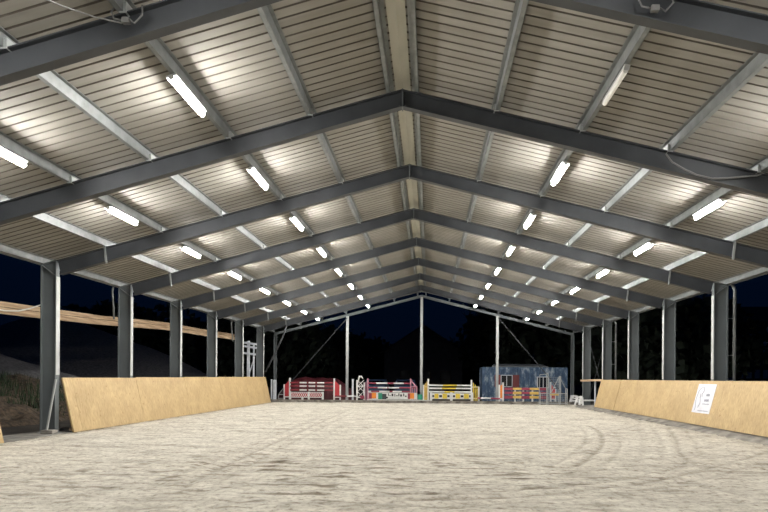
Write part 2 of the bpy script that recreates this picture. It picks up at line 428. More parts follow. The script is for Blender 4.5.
# ------------------------------------------------------------------ purlins, ridge, roof
rows_ = [(.25, 'ridge purlin'), (1.83, 'first'), (3.48, 'second'), (5.12, 'third'), (6.78, 'fourth'), (8.3, 'fifth')]
PY0, PY1 = Y_BACK, yg + .05
for s, side in ((-1, 'left'), (1, 'right')):
    for dx, nm in rows_:
        x = XR + s * dx; z = zt(dx) + .004
        mb = MB()
        lean = SLOPE * s
        # Z section: web, lower flange towards the eave, upper flange towards the ridge
        mb.box(x - .006, x + .006, PY0, PY1, z, z + .19)
        mb.box(min(x, x + s * .075), max(x, x + s * .075), PY0, PY1, z, z + .01)
        mb.box(min(x, x - s * .07), max(x, x - s * .07), PY0, PY1, z + .182, z + .19)
        mb.box(x + s * .065, x + s * .075, PY0, PY1, z, z + .03) if s > 0 else mb.box(x - .075, x - .065, PY0, PY1, z, z + .03)
        if dx < 1: lb = 'galvanised purlin running beside the ridge on the %s slope' % side
        else: lb = 'galvanised purlin, %s down from the ridge pair on the %s slope' % (nm, side) + {3.48: ', carrying lamps', 6.78: ', carrying lamps'}.get(dx, '')
        tag(mb.build('roof_purlin', 'purlin', loc=(x, 20, z)), lb, 'purlin', 'roof purlins')
    x = XR + s * (HW - .03); z = Z_E + .02
    mb = MB(); mb.box(x - .01, x + .01, PY0, PY1, z, z + .20)
    mb.box(min(x, x - s * .08), max(x, x - s * .08), PY0, PY1, z, z + .01); mb.box(min(x, x - s * .08), max(x, x - s * .08), PY0, PY1, z + .19, z + .2)
    tag(mb.build('eave_beam', 'purlin', loc=(x, 20, z)), 'galvanised eave beam along the tops of the %s columns' % side, 'beam', 'eave beams')
    # gutter
    x = XR + s * (HW + .13)
    mb = MB(); mb.box(x - .07, x + .07, PY0, PY1, Z_E + .04, Z_E + .05); mb.box(x + s * .07 - .005, x + s * .07 + .005, PY0, PY1, Z_E + .04, Z_E + .15)
    tag(mb.build('trim_%d' % (5 if s > 0 else 4), 'galv', loc=(x, 20, Z_E)), 'grey gutter outside the %s eave' % side, 'gutter', kind='structure')

mb = MB()
PIT = 0.25; depth = .032
prof = []
y = PY0
while y < yg - .28:
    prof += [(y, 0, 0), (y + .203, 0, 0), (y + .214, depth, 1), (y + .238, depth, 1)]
    y += PIT
prof.append((y, 0, 0))
SH = .197
for s in (-1, 1):
    xa, xb = XR + s * .10, XR + s * (HW + .12)
    za, zb = zt(.10) + SH, zt(HW + .12) + SH
    for (y0, h0, _), (y1, h1, _) in zip(prof[:-1], prof[1:]):
        q = [(xa, y0, za + h0), (xa, y1, za + h1), (xb, y1, zb + h1), (xb, y0, zb + h0)]
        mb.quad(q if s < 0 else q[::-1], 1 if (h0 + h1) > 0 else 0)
    q = [(xa, PY0, za + .07), (xb, PY0, zb + .07), (xb, y, zb + .07), (xa, y, za + .07)]
    mb.quad(q, 0)
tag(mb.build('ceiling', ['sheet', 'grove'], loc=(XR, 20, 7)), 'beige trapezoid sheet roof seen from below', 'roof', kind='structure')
mb = MB()
zc = zt(.0) + SH - .035
for s in (-1, 1):
    q = [(XR, PY0, zc), (XR, y, zc), (XR + s * .15, y, zc - .035), (XR + s * .15, PY0, zc - .035)]
    mb.quad(q)
mb.quad([(XR - .3, PY0, zc + .09), (XR, PY0, zc + .15), (XR, y, zc + .15), (XR - .3, y, zc + .09)]); mb.quad([(XR + .3, PY0, zc + .09), (XR, PY0, zc + .15), (XR, y, zc + .15), (XR + .3, y, zc + .09)])
tag(mb.build('trim_6', 'ridge', loc=(XR, 20, 7.3)), 'pale ridge lining between the two middle purlins', 'ridge', kind='structure')

# ------------------------------------------------------------------ lamps
def lamp(name, x, y, z, s, label, group, lit=True):
    t = thing(name, (x, y, z), label, 'lamp', group)
    L = .70 if lit else .62
    ta = s * math.atan(SLOPE)                  # fixtures sit square to the purlins, so they lean with the roof
    def tp(a, b): return (x + a * math.cos(ta) + b * math.sin(ta), z - a * math.sin(ta) + b * math.cos(ta))
    def tray(w2, y0, y1, b0, b1):
        c = [tp(-w2, b0), tp(w2, b0), tp(w2, b1), tp(-w2, b1)]
        return MB().hexa([(c[0][0], y0, c[0][1]), (c[1][0], y0, c[1][1]), (c[1][0], y1, c[1][1]), (c[0][0], y1, c[0][1]), (c[3][0], y0, c[3][1]), (c[2][0], y0, c[2][1]), (c[2][0], y1, c[2][1]), (c[3][0], y1, c[3][1])])
    tray(.085 if lit else .042, y - L, y + L, -.027, .007).build('housing', 'lampbody', t)  # lit housings made wider to screen the ceiling and imitate glow
    pr = [(-.034, -.026), (-.038, -.065), (-.034, -.092), (-.020, -.108), (0, -.113), (.020, -.108), (.034, -.092), (.038, -.065), (.034, -.026)]
    mb = MB(); n = 9
    v0 = [(tp(a, b)[0], y - L + .03, tp(a, b)[1]) for a, b in pr]; v1 = [(q[0], y + L - .03, q[2]) for q in v0]
    mb.v += v0 + v1
    for k in range(n - 1): mb.f.append((k, k + 1, n + k + 1, n + k)); mb.m.append(0)
    mb.f.append(tuple(range(n))[::-1]); mb.m.append(0); mb.f.append(tuple(range(n, 2 * n))); mb.m.append(0)
    mb.f.append((0, n, 2 * n - 1, n - 1)); mb.m.append(0)
    mb.build('diffuser', 'glow' if lit else 'unlit', t)
    for e in (-1, 1):
        tray(.04, y + e * L - .012, y + e * L + .012, -.075, .004).build('end_cap', 'lampbody', t)
    mb = MB()
    for e in (-.5, .5): mb.box(x - .015, x + .015, y + e - .015, y + e + .015, z - .0, z + .07)
    mb.build('hanger', 'galv', t)
    return t
protos = {}
for s, side in ((-1, 'left'), (1, 'right')):
    for dx, rown in ((3.505, 'inner'), (6.81, 'outer')):
        for k in range(-2, 8):
            x, y, z = XR + s * dx, fy(k) - BAY / 2, zt(dx) - .055
            lit = not (s == 1 and rown == 'inner' and k == 0)
            vis = k >= 0 and not (s == 1 and rown == 'outer' and k == 0)
            if vis:
                j = k if not (s == 1 and rown == 'outer') else k - 1
                lb = ('%s lit tube lamp in the %s row on the %s slope' % (ORD[j], rown, side)) if lit else 'unlit tube lamp, the only dark one, high on the right slope'
                if lit and s == 1 and rown == 'inner': lb = '%s tube lamp in the inner row on the right slope, counting the dark one' % ORD[j]
            else: lb = 'lit tube lamp overhead outside the view'
            grp = 'tube lamps under the roof purlins'
            if (lit, s) not in protos: protos[lit, s] = lamp('tube_lamp', x, y, z, s, lb, grp, lit)
            else: copy_tree(protos[lit, s], (x, y, z), lb, grp)

# ------------------------------------------------------------------ kick boards
def kickboard(xb, zb, xt, zt_, y0, y1, side, label, strip=None, openend=None):
    s = 1 if side == 'right' else -1          # outward direction
    t = thing('kickboard', ((xb + xt) / 2, (y0 + y1) / 2, 0), label, 'wall panel', 'slanted plywood kick wall panels')
    th = .04
    ys_ = [y0, y1] if not strip else [y0, strip, y1]
    for a, b in zip(ys_[:-1], ys_[1:]):
        a2, b2 = a + .004, b - .004
        mb = MB(); mb.hexa([(xb, a2, zb), (xb, b2, zb), (xb + s * th, b2, zb), (xb + s * th, a2, zb), (xt, a2, zt_), (xt, b2, zt_), (xt + s * th, b2, zt_), (xt + s * th, a2, zt_)])
        mb.build('plywood_face', 'ply', t)
    mb = MB()
    mb.bar((xt + s * .035, y0 + .02, zt_ - .05), (xt + s * .035, y1 - .02, zt_ - .05), .03, .07)
    mb.bar((xb + s * .12, y0 + .02, zb + .08), (xb + s * .12, y1 - .02, zb + .08), .07, .07); mb.build('back_rail', 'plyedge', t)
    for yy in (y0 + .07, (y0 + y1) / 2, y1 - .07):
        mb = MB()
        mb.bar((xb + s * .055, yy, zb + .02), (xt + s * .045, yy, zt_ - .06), .04, .08, (1, 0, 0)); mb.build('stud', 'plyedge', t)
    return t
LB = (-9.92, .015, -10.27, 1.605)
kL = [(17.55, 22.1, 'first long', 18.02), (22.1, 26.6, 'second', None), (26.6, 31.1, 'third', None), (31.1, 35.6, 'fourth', None), (35.6, 40.2, 'last and farthest', None)]
for a, b, nm, st in kL:
    kickboard(LB[0], LB[1], LB[2], 1.545 + .0035 * (a - 17.5), a, b, 'left', {'first long': 'plywood kick wall panel beside the leftmost column, nearest of the left run'}.get(nm, 'plywood kick wall panel, %s of the left run counted from its open end' % nm), st)
kickboard(LB[0], LB[1], LB[2], 1.545, 10.2, 14.55, 'left', 'plywood kick wall panel at the left edge before the gap', None)
RB = (8.70, .135, 9.08, 1.575)
kR = [(8.6, 13.1, 'plywood kick wall panel on the right beyond the frame edge'), (13.1, 17.5, 'plywood kick wall panel on the right just outside the frame'),
      (17.5, 20.7, 'plywood kick wall panel at the right edge of the view, nearest the camera'), (20.7, 24.9, 'plywood kick wall panel carrying the white poster'),
      (24.9, 28.2, 'plywood kick wall panel just beyond the white poster'), (28.2, 31.6, 'plywood kick wall panel, second from the far end of the right run'),
      (31.6, 35.2, 'plywood kick wall panel at the far end of the right run, past the dark joint')]
for a, b, lb in kR: kickboard(*RB, a + (.03 if a == 31.6 else 0), b - (.03 if b == 31.6 else 0), 'right', lb)

# poster on the right wall
def rb(y, z, off=.0):
    k = (z - RB[1]) / (RB[3] - RB[1]); return Vector((RB[0] + (RB[2] - RB[0]) * k - off, y, z))
ptl, ptr, pbr, pbl = [on_x(a, b, 9.0) for a, b in [(699, 384), (717, 385.5), (711, 414), (691, 412)]]
yA, yB, zT, zB = 22.58, 21.22, 1.465, .52
t = thing('poster', (9.0, 21.9, 1.0), 'white poster with a faint grey horse head drawing fixed to the right plywood wall', 'poster')
mb = MB(); o = .012
mb.hexa([rb(yA, zB, o), rb(yB, zB, o), rb(yB, zB, .002), rb(yA, zB, .002), rb(yA, zT, o), rb(yB, zT, o), rb(yB, zT, .002), rb(yA, zT, .002)]); mb.build('sheet', 'poster', t)
def pp(u, v): return rb(yA + (yB - yA) * u, zT + (zB - zT) * v, .016)
def stroke(mb, pts, r=.009):
    sm = smooth_path(pts, 5); mb.tube([pp(u, v) for u, v in sm], r, 5)
mb = MB()
stroke(mb, [(.10, .36), (.14, .22), (.24, .14), (.36, .10)]); stroke(mb, [(.36, .10), (.42, .22), (.36, .34), (.40, .44)])
stroke(mb, [(.10, .36), (.09, .60), (.16, .80), (.14, .93)]); stroke(mb, [(.26, .34), (.30, .42), (.28, .48)], .012)
stroke(mb, [(.32, .5), (.36, .66), (.30, .82)])
mb.build('horse_drawing', 'chalk', t)
for v0, v1, u0_, u1_, n in ((.33, .42, .60, .80, 4), (.50, .60, .56, .82, 5), (.66, .70, .50, .88, 11), (.90, .935, .34, .92, 16)):
    pts = []
    for k in range(2 * n + 1): pts.append(pp(u0_ + (u1_ - u0_) * k / (2 * n), v0 if k % 2 else v1))
    MB().tube(pts, .007 if n < 9 else .005, 4).build('print_line', 'chalk', t)

# timber rail, post beyond the right wall
tag(MB().bar(on_y(581.5, 380.6, 37.6), (9.12, 35.15, 1.55), .12, .11).build('timber_rail', 'wood', loc=(8.9, 36.5, 1.55)), 'short timber rail sticking out past the far end of the right wall', 'rail')
xq = X(595.2, 36.6); mb = MB(); mb.tube([(xq, 36.6, 0), (xq, 36.6, 1.49)], .05, 10)
tag(mb.build('rail_post', 'offwhite', loc=(xq, 36.6, 0), smooth=False), 'pale bluish post under the timber rail at the right', 'post')

# ------------------------------------------------------------------ left side outside: timber beam, posts, white frame
pts = [on_x(a, b, -12.6) for a, b in [(-40, 303), (0, 307.3), (57, 314.7), (100, 320), (166, 326), (200, 332), (236, 337)]]
t = thing('timber_beam', (-12.6, 20, 0), 'long rough timber beam running outside behind the left columns', 'beam')
for nm, off, hh in (('upper_plank', .10, .15), ('lower_plank', -.09, .19)):
    mb = MB()
    for a, b in zip(pts[:-1], pts[1:]):
        mb.bar((a[0], a[1], a[2] + off), (b[0], b[1], b[2] + off), .07 if off > 0 else .10, hh)
    mb.build(nm, 'wood', t)
for yy in (20.99, 26.47, 31.86, 37.28):
    z = np.interp(yy, [p[1] for p in pts], [p[2] for p in pts])
    mb = MB(); mb.tube([(-12.72, yy, -.1), (-12.72, yy, z + .1)], .07, 8); mb.build('support_post', 'timberdark', t)
a = on_x(-5, 311.5, -12.5)
pw = [on_x(p, q, -12.48) for p, q in [(-8, 308), (4, 310.6), (18, 311), (30, 308.5), (42, 304.5)]]
tag(MB().tube(pw, .022, 6).build('hanging_cable', 'whitecable', loc=pw[0]), 'pale cable hanging along the timber beam at the left edge', 'cable')

yy = 38.4
def W(px, py): return Vector(on_y(px, py, yy)) + Vector((-.0, 0, 0))
t = thing('steel_rack', (W(249, 395).x, yy, 0), 'white steel rack with cross rails standing outside between two far left columns', 'rack')
for nm, a, b, wd in (('upright', (248.5, 341), (248.0, 402), .14), ('upright', (253.8, 343), (253.2, 402), .08)):
    p, q = W(*a), W(*b); mb = MB(); mb.bar((p.x, yy, p.z), (p.x, yy, 0), wd, wd); mb.build(nm, 'offwhite', t)
for a, b in (((243.4, 342.5), (257, 344.5)), ((243.4, 346), (257, 348)), ((243.4, 353), (256, 354.5))):
    p, q = W(*a), W(*b); MB().bar((p.x, yy - .08, p.z), (q.x, yy - .08, q.z), .06, .12).build('cross_rail', 'offwhite', t)
p, q = W(254.5, 357), W(248.5, 376); MB().bar((p.x, yy, p.z), (q.x, yy, q.z), .05, .05).build('diagonal_strut', 'offwhite', t)

# downpipes
for s, side in ((-1, 'left'), (1, 'right')):
    for i, nm in ((2, 'near'), (5, 'far')):
        x = XR + s * (HW + .24); y = fy(i) - .15 if s < 0 else fy(i) + .0
        mb = MB(); mb.tube([(x - s * .1, y, Z_E + .07), (x, y, Z_E - .15), (x, y, .0)] if s > 0 else [(x + .1, y, Z_E + .07), (x + .06, y, Z_E - .15), (x + .18, y - .1, 3.55)], .05 if s > 0 else .035, 10)
        t = thing('downpipe', (x, y, 0), 'grey downpipe outside the %s columns, the %ser one' % (side, nm if nm != 'near' else 'near'), 'downpipe', 'downpipes')
        mb.build('pipe', 'purlin', t, smooth=True)
        for z in ((1.2, 2.4, 3.6) if s > 0 else ()):
            m2 = MB(); m2.bar((x, y, z), (x - s * .24, y, z), .03, .02); m2.build('pipe_bracket', 'galv', t)

# cross brace rods in the right wall, sagging pipe at left, strut at the left column foot
t = thing('cross_brace', (XR + HW - .2, fy(5.5), 0), 'thin crossed brace rods between two far right columns', 'brace')
xx = XR + HW - .2
for a, b in (((fy(5), .15), (fy(6), 4.3)), ((fy(5), 4.3), (fy(6), .15))):
    MB().tube([(xx, a[0], a[1]), (xx, b[0], b[1])], .016, 6).build('brace_rod', 'rafter', t); xx += .06
pw = [on_y(p, q, fy(6) - .25) for p, q in [(286.7, 326), (284, 334), (278, 347), (271, 361), (265.5, 372)]]
pw[0] = (pw[0][0], pw[0][1], pw[0][2] + .1)
tag(MB().tube([(*a, 0)[:3] for a in [Vector(v) for v in pw]], .05, 8).build('hanging_pipe', 'rafter', loc=pw[0], smooth=True), 'curved grey pipe slung from the roof to the last left column', 'pipe')
p = on_z(51.5, 431); q = on_x(57.5, 380, -10.28)
tag(MB().bar((-10.40, 17.0, .02), (-10.24, 17.18, 1.5), .045, .045).build('leaning_strut', 'galv', loc=(-10.2, 17.0, 0)), 'thin grey strut leaning at the foot of the leftmost column', 'strut')
tag(MB().box(-10.52, -10.18, 16.92, 17.2, .012, .12).build('footing_block', 'kerb', loc=(-10.35, 17.05, 0), bevel=.02), 'small concrete block at the foot of the leftmost column', 'block')

# cables on near rafters
yc = fy(0) - .16
pw = [on_y(a, b, yc) for a, b in [(666, 154), (672, 162), (684, 169), (697, 175), (712, 178.5), (728, 178), (745, 176.5), (757, 175.5), (768, 171)]]
tag(MB().tube(pw, .016, 6).build('sagging_cable', 'cable', loc=pw[0], smooth=True), 'thin grey cable sagging along the right rafter of the second frame', 'cable')
for (a, b), side in (((126, 20), 'left'), ((655, 8), 'right')):
    yb = fy(-1) - .14; c = Vector(on_y(a, b, yb)); s = -1 if side == 'left' else 1
    t = thing('junction_box', c, 'small grey junction box with cable loops on the nearest rafter, %s side' % side, 'junction box', 'junction boxes on the nearest rafter')
    MB().box(c.x - .05, c.x + .05, c.y - .035, c.y + .045, c.z - .045, c.z + .03).build('box_body', 'cable', t, bevel=.01)
    mb = MB(); mb.tube([c + Vector((-.06, 0, 0)), c + Vector((-.16, -.01, .02)), c + Vector((-.2, 0, .12)), c + Vector((-.12, .03, .24))], .012, 6)
    mb.build('cable_loop', 'cable', t, smooth=True)
    mb = MB(); mb.tube([c + Vector((.06, 0, 0)), c + Vector((.12, -.01, -.05)), c + Vector((.22, 0, .06)), c + Vector((.2, .03, .2))], .012, 6)
    mb.build('cable_loop', 'cable', t, smooth=True)
pw = [Vector(on_y(a, b, fy(-1) - .4)) for a, b in [(20, -12), (62, 6), (95, 17), (122, 23)]]
pw = [Vector(on_y(a, b, yy_)) for (a, b), yy_ in zip([(20, -12), (62, 6), (95, 17), (122, 23)], (6.2, 6.9, 7.6, 8.1))]
tag(MB().tube(pw, .010, 5).build('stray_wire', 'cable', loc=pw[0]), 'thin wire crossing the sheets near the left end of the nearest rafter', 'wire')

# ------------------------------------------------------------------ show jumps
YJ = 42.9
def Zp(py, y=YJ, px=400): return on_y(px, py, y)[2]
def wing(px_tall, px_short, lbl, post, infill, style='pickets', ht=1.55, hs=1.12, y=YJ):
    xt_, xs_ = X(px_tall, y), X(px_short, y)
    t = thing('jump_wing', ((xt_ + xs_) / 2, y, 0), lbl, 'jump wing', 'jump wings at the far end')
    MB().box(xt_ - .05, xt_ + .05, y - .05, y + .05, 0, ht).build('tall_post', post, t)
    MB().box(xs_ - .045, xs_ + .045, y - .045, y + .045, 0, hs).build('short_post', post, t)
    mb = MB()
    for xx in (xt_, xs_): mb.box(xx - .04, xx + .04, y - .35, y + .35, 0, .07)
    mb.build('foot', post, t)
    a, b = min(xt_, xs_), max(xt_, xs_)
    for z in (.25, 1.0):
        MB().box(a, b, y - .02, y + .02, z, z + .07).build('rail', post, t)
    if style == 'pickets':
        n = 3
        for k in range(n):
            xx = a + (b - a) * (k + 1) / (n + 1); kk = abs(xx - xt_) / (b - a)
            top = ht - .08 - (ht - hs) * kk
            mb = MB(); mb.box(xx - .032, xx + .032, y - .045, y - .022, .1, top); mb.build('picket', infill, t)
    elif style == 'slope':
        MB().bar((xt_, y - .04, ht - .1), (xs_, y - .04, hs - .05), .04, .08).build('sloping_rail', infill, t)
        for k in (1, 2):
            xx = a + (b - a) * k / 3; MB().box(xx - .025, xx + .025, y - .045, y - .022, .1, .95).build('picket', infill, t)
    elif style == 'solid':
        mb = MB(); sgn = 1 if xs_ > xt_ else -1
        mb.hexa([(xt_, y - .04, .32), (xs_, y - .04, .32), (xs_, y - .022, .32), (xt_, y - .022, .32), (xt_, y - .04, ht - .1), (xs_, y - .04, hs - .1), (xs_, y - .022, hs - .1), (xt_, y - .022, ht - .1)])
        mb.build('panel', infill, t)
    elif style == 'lattice':
        for z in (.35, .75, 1.1):
            MB().bar((a, y - .035, z - .1), (b, y - .035, z + .35), .03, .035).build('lattice_bar', infill, t)
            MB().bar((b, y - .05, z - .1), (a, y - .05, z + .35), .03, .035).build('lattice_bar', infill, t)
    return t
def pole(x0, x1, z0, z1, segs, mats, lbl, y=YJ - .12, r=.05, grp='striped jump poles'):
    t = MB(); n = len(segs)
    P0, P1 = Vector((x0, y, z0)), Vector((x1, y, z1)); tot = sum(w for w, _ in segs); a = 0
    for wd, mi in segs:
        b = a + wd / tot; t.tube([P0.lerp(P1, a), P0.lerp(P1, b)], r, 10, mi, True); a = b
    return tag(t.build('jump_pole', mats, loc=P0.lerp(P1, .5)), lbl, 'jump pole', grp)
def cups(t_, x, zs, y=YJ - .08):
    pass

# jump one: red and white
wing(289.8, 284.2, 'white and red wing at the left end of the leftmost jump', 'white', 'red', 'solid')
wing(334.2, 340.2, 'white and red wing at the right end of the leftmost jump', 'white', 'red', 'solid')
xa, xb = X(290.5, YJ), X(333.6, YJ)
for py, nm in ((383.4, 'top'), (386.8, 'middle'), (390.8, 'lowest')):
    z = Zp(py); pole(xa, xb, z, z, [(9.5, 0), (7, 1), (2, 0), (6.5, 1), (2, 0), (7, 1), (6, 0), (3, 0)], ['darkred', 'white'], '%s red and white pole of the leftmost jump' % nm)
def filler(px0, px1, z0, z1, lbl, y=YJ - .22, mat='white', legs=()):
    x0, x1 = X(px0, y), X(px1, y)
    t = thing('jump_filler', ((x0 + x1) / 2, y, 0), lbl, 'jump filler', 'fillers under the jumps')
    return t, x0, x1, y
t, x0, x1, y = filler(290, 323.5, .3, .62, 'red and white lattice filler under the leftmost jump')
MB().box(x0, x1, y - .02, y + .02, .27, .60).build('board', 'red', t)
mb = MB(); n = 16
for k in range(n):
    a = x0 + (x1 - x0) * k / n; b = x0 + (x1 - x0) * (k + 1) / n
    mb.bar((a, y - .03, .29), (b, y - .03, .58), .01, .028, (0, 0, 1)); mb.bar((b, y - .036, .29), (a, y - .036, .58), .01, .028, (0, 0, 1))
mb.box(x0, x1, y - .04, y - .02, .25, .29); mb.box(x0, x1, y - .04, y - .02, .585, .62)
mb.build('lattice', 'white', t)
for px in (290.2, 302.5, 308.8, 322.8):
    xx = X(px, y); MB().box(xx - .06, xx + .06, y - .07, y + .05, 0, .64 if px != 302.5 else .28).build('leg', 'white', t)
# low pole and spare standards between
z = Zp(396.5); pole(X(335, YJ - .3), X(346.5, YJ - .3), z, z, [(1, 0)], ['darkred'], 'dark red end pole lying low beside the leftmost jump', YJ - .35)
pole(X(347.5, YJ - .3), X(356.5, YJ - .3), z, z, [(1, 0)], ['white'], 'short white pole lying low before the horse head wing', YJ - .35)
tag(MB().box(X(352.8, YJ) - .06, X(352.8, YJ) + .06, YJ - .05, YJ + .05, 0, 1.5).build('jump_standard', 'offwhite', loc=(X(352.8, YJ), YJ, 0)), 'single white jump standard right of the post near the horse head wing', 'jump standard')
wt = wing(357, 364.2, 'white lattice wing with a horse head shape left of the middle jump', 'white', 'white', 'lattice', 1.45, 1.3)
xh = X(358.6, YJ); mb = MB(); mb.tube([(xh - .05, YJ - .06, 1.2), (xh + .0, YJ - .06, 1.5), (xh + .06, YJ - .06, 1.66), (xh + .17, YJ - .06, 1.68), (xh + .30, YJ - .06, 1.52)], [.035, .05, .085, .06, .03], 8)
sub_ = mb.build('horse_head', 'white', wt, smooth=True)
xx = X(362, YJ); MB().box(xx - .10, xx + .16, YJ - .1, YJ - .05, .2, .42).build('panel', 'maroon', wt)
# jump two
wing(367.8, 366.2, 'narrow pink and white wing at the left end of the middle jump', 'pink', 'white', 'pickets', 1.55, 1.3, YJ - .1)
wing(410.6, 416.6, 'pink and white wing at the right end of the middle jump', 'pink', 'pink', 'slope', 1.55, 1.05)
xa, xb = X(368.2, YJ), X(410, YJ)
for py, nm, seg in ((383.4, 'top', [(8, 0), (11, 1), (6, 0), (10, 1), (6, 0)]), (387.8, 'middle', [(9, 0), (9, 1), (1, 0), (10, 1), (10, 0)]), (391.6, 'lowest', [(3, 1), (8, 0), (10, 1), (3, 0), (9, 1), (8, 0)])):
    z = Zp(py); pole(xa, xb, z, z, seg, ['maroon', 'white'], '%s maroon and white pole of the middle jump' % nm)
t, x0, x1, y = filler(368.5, 417.3, .2, .65, 'painted board with orange ends and dark marks under the middle jump')
MB().box(x0, x1, y - .02, y + .02, .20, .63).build('board', 'white', t)
def patch(px0, px1, z0, z1, m, nm='painted_field', k=.03):
    a, b = X(px0, y), X(px1, y); return MB().box(a, b, y - k, y - .015, z0, z1).build(nm, m, t)
patch(368.8, 371.8, .22, .6, 'maroon'); patch(371.8, 376.2, .24, .62, 'orange'); patch(378.2, 382.3, .2, .6, 'green'); patch(382.3, 386.5, .2, .55, 'darkgrey', k=.028)
patch(407.8, 410, .22, .6, 'maroon'); patch(410, 414.2, .24, .62, 'orange')
mb = MB(); random.seed(11)
for px0, px1, z0, z1 in ((388, 388.8, .42, .58), (389.5, 390.6, .42, .47), (391.6, 393.3, .40, .56), (394.5, 395.2, .38, .56), (396.2, 397.7, .40, .46), (398.4, 399.4, .40, .58), (400.2, 402, .38, .52), (403.2, 404.3, .40, .58), (405, 406.6, .36, .44), (386, 388, .25, .36)):
    mb.box(X(px0, y), X(px1, y), y - .03, y - .015, z0, z1)
mb.build('dark_marks', 'black', t)
MB().box(x0 - .1, x1 + .8, y - .04, y + .1, 0, .17).build('base_beam', 'white', t)
xg = X(420, YJ)
tag(MB().box(xg - .16, xg + .16, YJ - .15, YJ + .1, 0, .52).build('jump_block', 'green', loc=(xg, YJ, 0), bevel=.02), 'small green block between the middle jump and the yellow jump', 'block')
# jump three: yellow
wing(428.2, 423.4, 'yellow picket wing at the left end of the yellow jump', 'white', 'ochre', 'pickets', 1.55, 1.15)
wing(471.4, 478.8, 'yellow picket wing at the right end of the yellow jump', 'white', 'yellow', 'pickets', 1.5, 1.05)
xa, xb = X(429, YJ), X(470.8, YJ)
for py, nm, seg in ((385, 'top', [(14, 0), (14, 1), (14, 0)]), (388, 'middle', [(12, 0), (13, 1), (14, 0)]), (391.5, 'lowest', [(5, 0), (10, 0), (10, 1), (4, 0), (12, 0)])):
    z = Zp(py); pole(xa, xb, z, z, seg, ['white', 'yellow'], '%s white pole with a yellow middle on the yellow jump' % nm)
t, x0, x1, y = filler(430.5, 472, .25, .62, 'white plank gate with yellow and black squares under the yellow jump')
MB().box(x0, x1, y - .02, y + .02, .24, .62).build('board', 'white', t)
for px0, px1 in ((434.5, 438.5), (442.5, 447), (455.5, 460), (464, 468.8)): patch(px0, px1, .27, .59, 'yellow')
for px0, px1 in ((432, 434.3), (439.2, 442), (447.4, 449.6), (453, 455), (460.6, 463.5), (469, 470.6)): patch(px0, px1, .36, .50, 'black', 'black_square')
for px in (431, 451.3, 472):
    xx = X(px, y); MB().box(xx - .08, xx + .08, y - .07, y + .05, 0, .68).build('leg', 'white', t)
# low pole on to the container
z = Zp(397.2); pole(X(477.5, YJ - .3), X(500, YJ - .3), z, z - .03, [(3, 0), (10, 1), (9, 0)], ['maroon', 'white'], 'low maroon and white pole right of the yellow jump', YJ - .35)
# jump four
wing(503, 499.3, 'orange and red wing with a white post before the blue container', 'white', 'orange', 'solid', 1.35, 1.2)
wt = wing(550.5, 555.5, 'red and yellow wing behind the wire cage by the container', 'offwhite', 'red', 'solid', 1.4, .95)
xx = X(554, YJ); MB().box(xx - .25, xx + .3, YJ - .09, YJ - .05, .52, .70).build('panel', 'ochre', wt)
bounds = [504.4, 512.8, 521.4, 529.6, 538.6, 547]
for r_, (z0, z1, nm) in enumerate(((.85, 1.02, 'top'), (.58, .76, 'middle'), (.30, .49, 'lowest'))):
    mb = MB(); ypl = YJ - .12
    for k in range(5):
        mb.box(X(bounds[k], ypl), X(bounds[k + 1], ypl), ypl - .03, ypl + .03, z0 + .02 * ((k + r_) % 2), z1, k % 2)
    xm = X(525, ypl)
    tag(mb.build('jump_plank', ['maroon', 'ochre'], loc=(xm, ypl, z0)), '%s maroon and yellow plank of the jump before the container' % nm, 'jump plank', 'striped planks before the container')
for px, nm in ((515.5, 'left'), (523.8, 'middle'), (533, 'right')):
    xx = X(px, YJ - .3); t = thing('plank_stand', (xx, YJ, 0), 'small white stand under the striped planks, the %s one' % nm, 'stand', 'white stands under the planks')
    MB().box(xx - .05, xx + .05, YJ - .09, YJ - .01, 0, 1.02).build('upright', 'white', t)
    MB().box(xx - .08, xx + .08, YJ - .3, YJ + .2, 0, .09).build('foot', 'white', t)

# wire cage trolley in front of the container
yC = 41.0 - .1
t = thing('wire_cage', (X(552, yC), yC, 0), 'grey tubular wire cage standing before the right half of the container', 'cage')
x0, x1 = X(539.5, yC), X(566, yC)
def tb(p, q, nm='tube_bar', r=.022): return MB().tube([p, q], r, 6).build(nm, 'galv', t)
hC = 1.95
for xx, hh in ((x0, .75), (X(547, yC), 1.95), (X(559.5, yC), 1.75), (x1, 1.0)):
    for yy in (yC - .35, yC + .1): tb((xx, yy, 0), (xx, yy, hh), 'upright', .026)
    tb((xx, yC - .35, hh), (xx, yC + .1, hh))
for z in (.1, .70):
    for yy in (yC - .35, yC + .1): tb((x0, yy, z), (x1, yy, z))
tb((X(547, yC), yC + .1, 1.9), (X(540, yC), yC + .1, 1.85)); tb((X(540, yC), yC + .1, 1.85), (x0, yC + .1, .75))
tb((X(551, yC), yC + .1, .7), (X(559.5, yC), yC + .1, 1.75)); tb((X(559.5, yC), yC + .1, 1.75), (x1, yC + .1, 1.0))
mb = MB()
for k in range(13):
    xx = x0 + (x1 - x0) * k / 12; mb.bar((xx, yC - .35, .1), (xx, yC - .35, .7), .010, .010)
for k in range(5): mb.bar((x0, yC - .35, .1 + .12 * k), (x1, yC - .35, .1 + .12 * k), .010, .010)
for k in range(7):
    xx = X(547, yC) + (X(559.5, yC) - X(547, yC)) * k / 6; mb.bar((xx, yC + .1, .7), (xx, yC + .1, 1.7), .010, .010)
for k in range(7): mb.bar((X(547, yC), yC + .1, .8 + .15 * k), (X(559.5, yC), yC + .1, .8 + .15 * k), .010, .010)
mb.build('wire_mesh', 'galv', t)

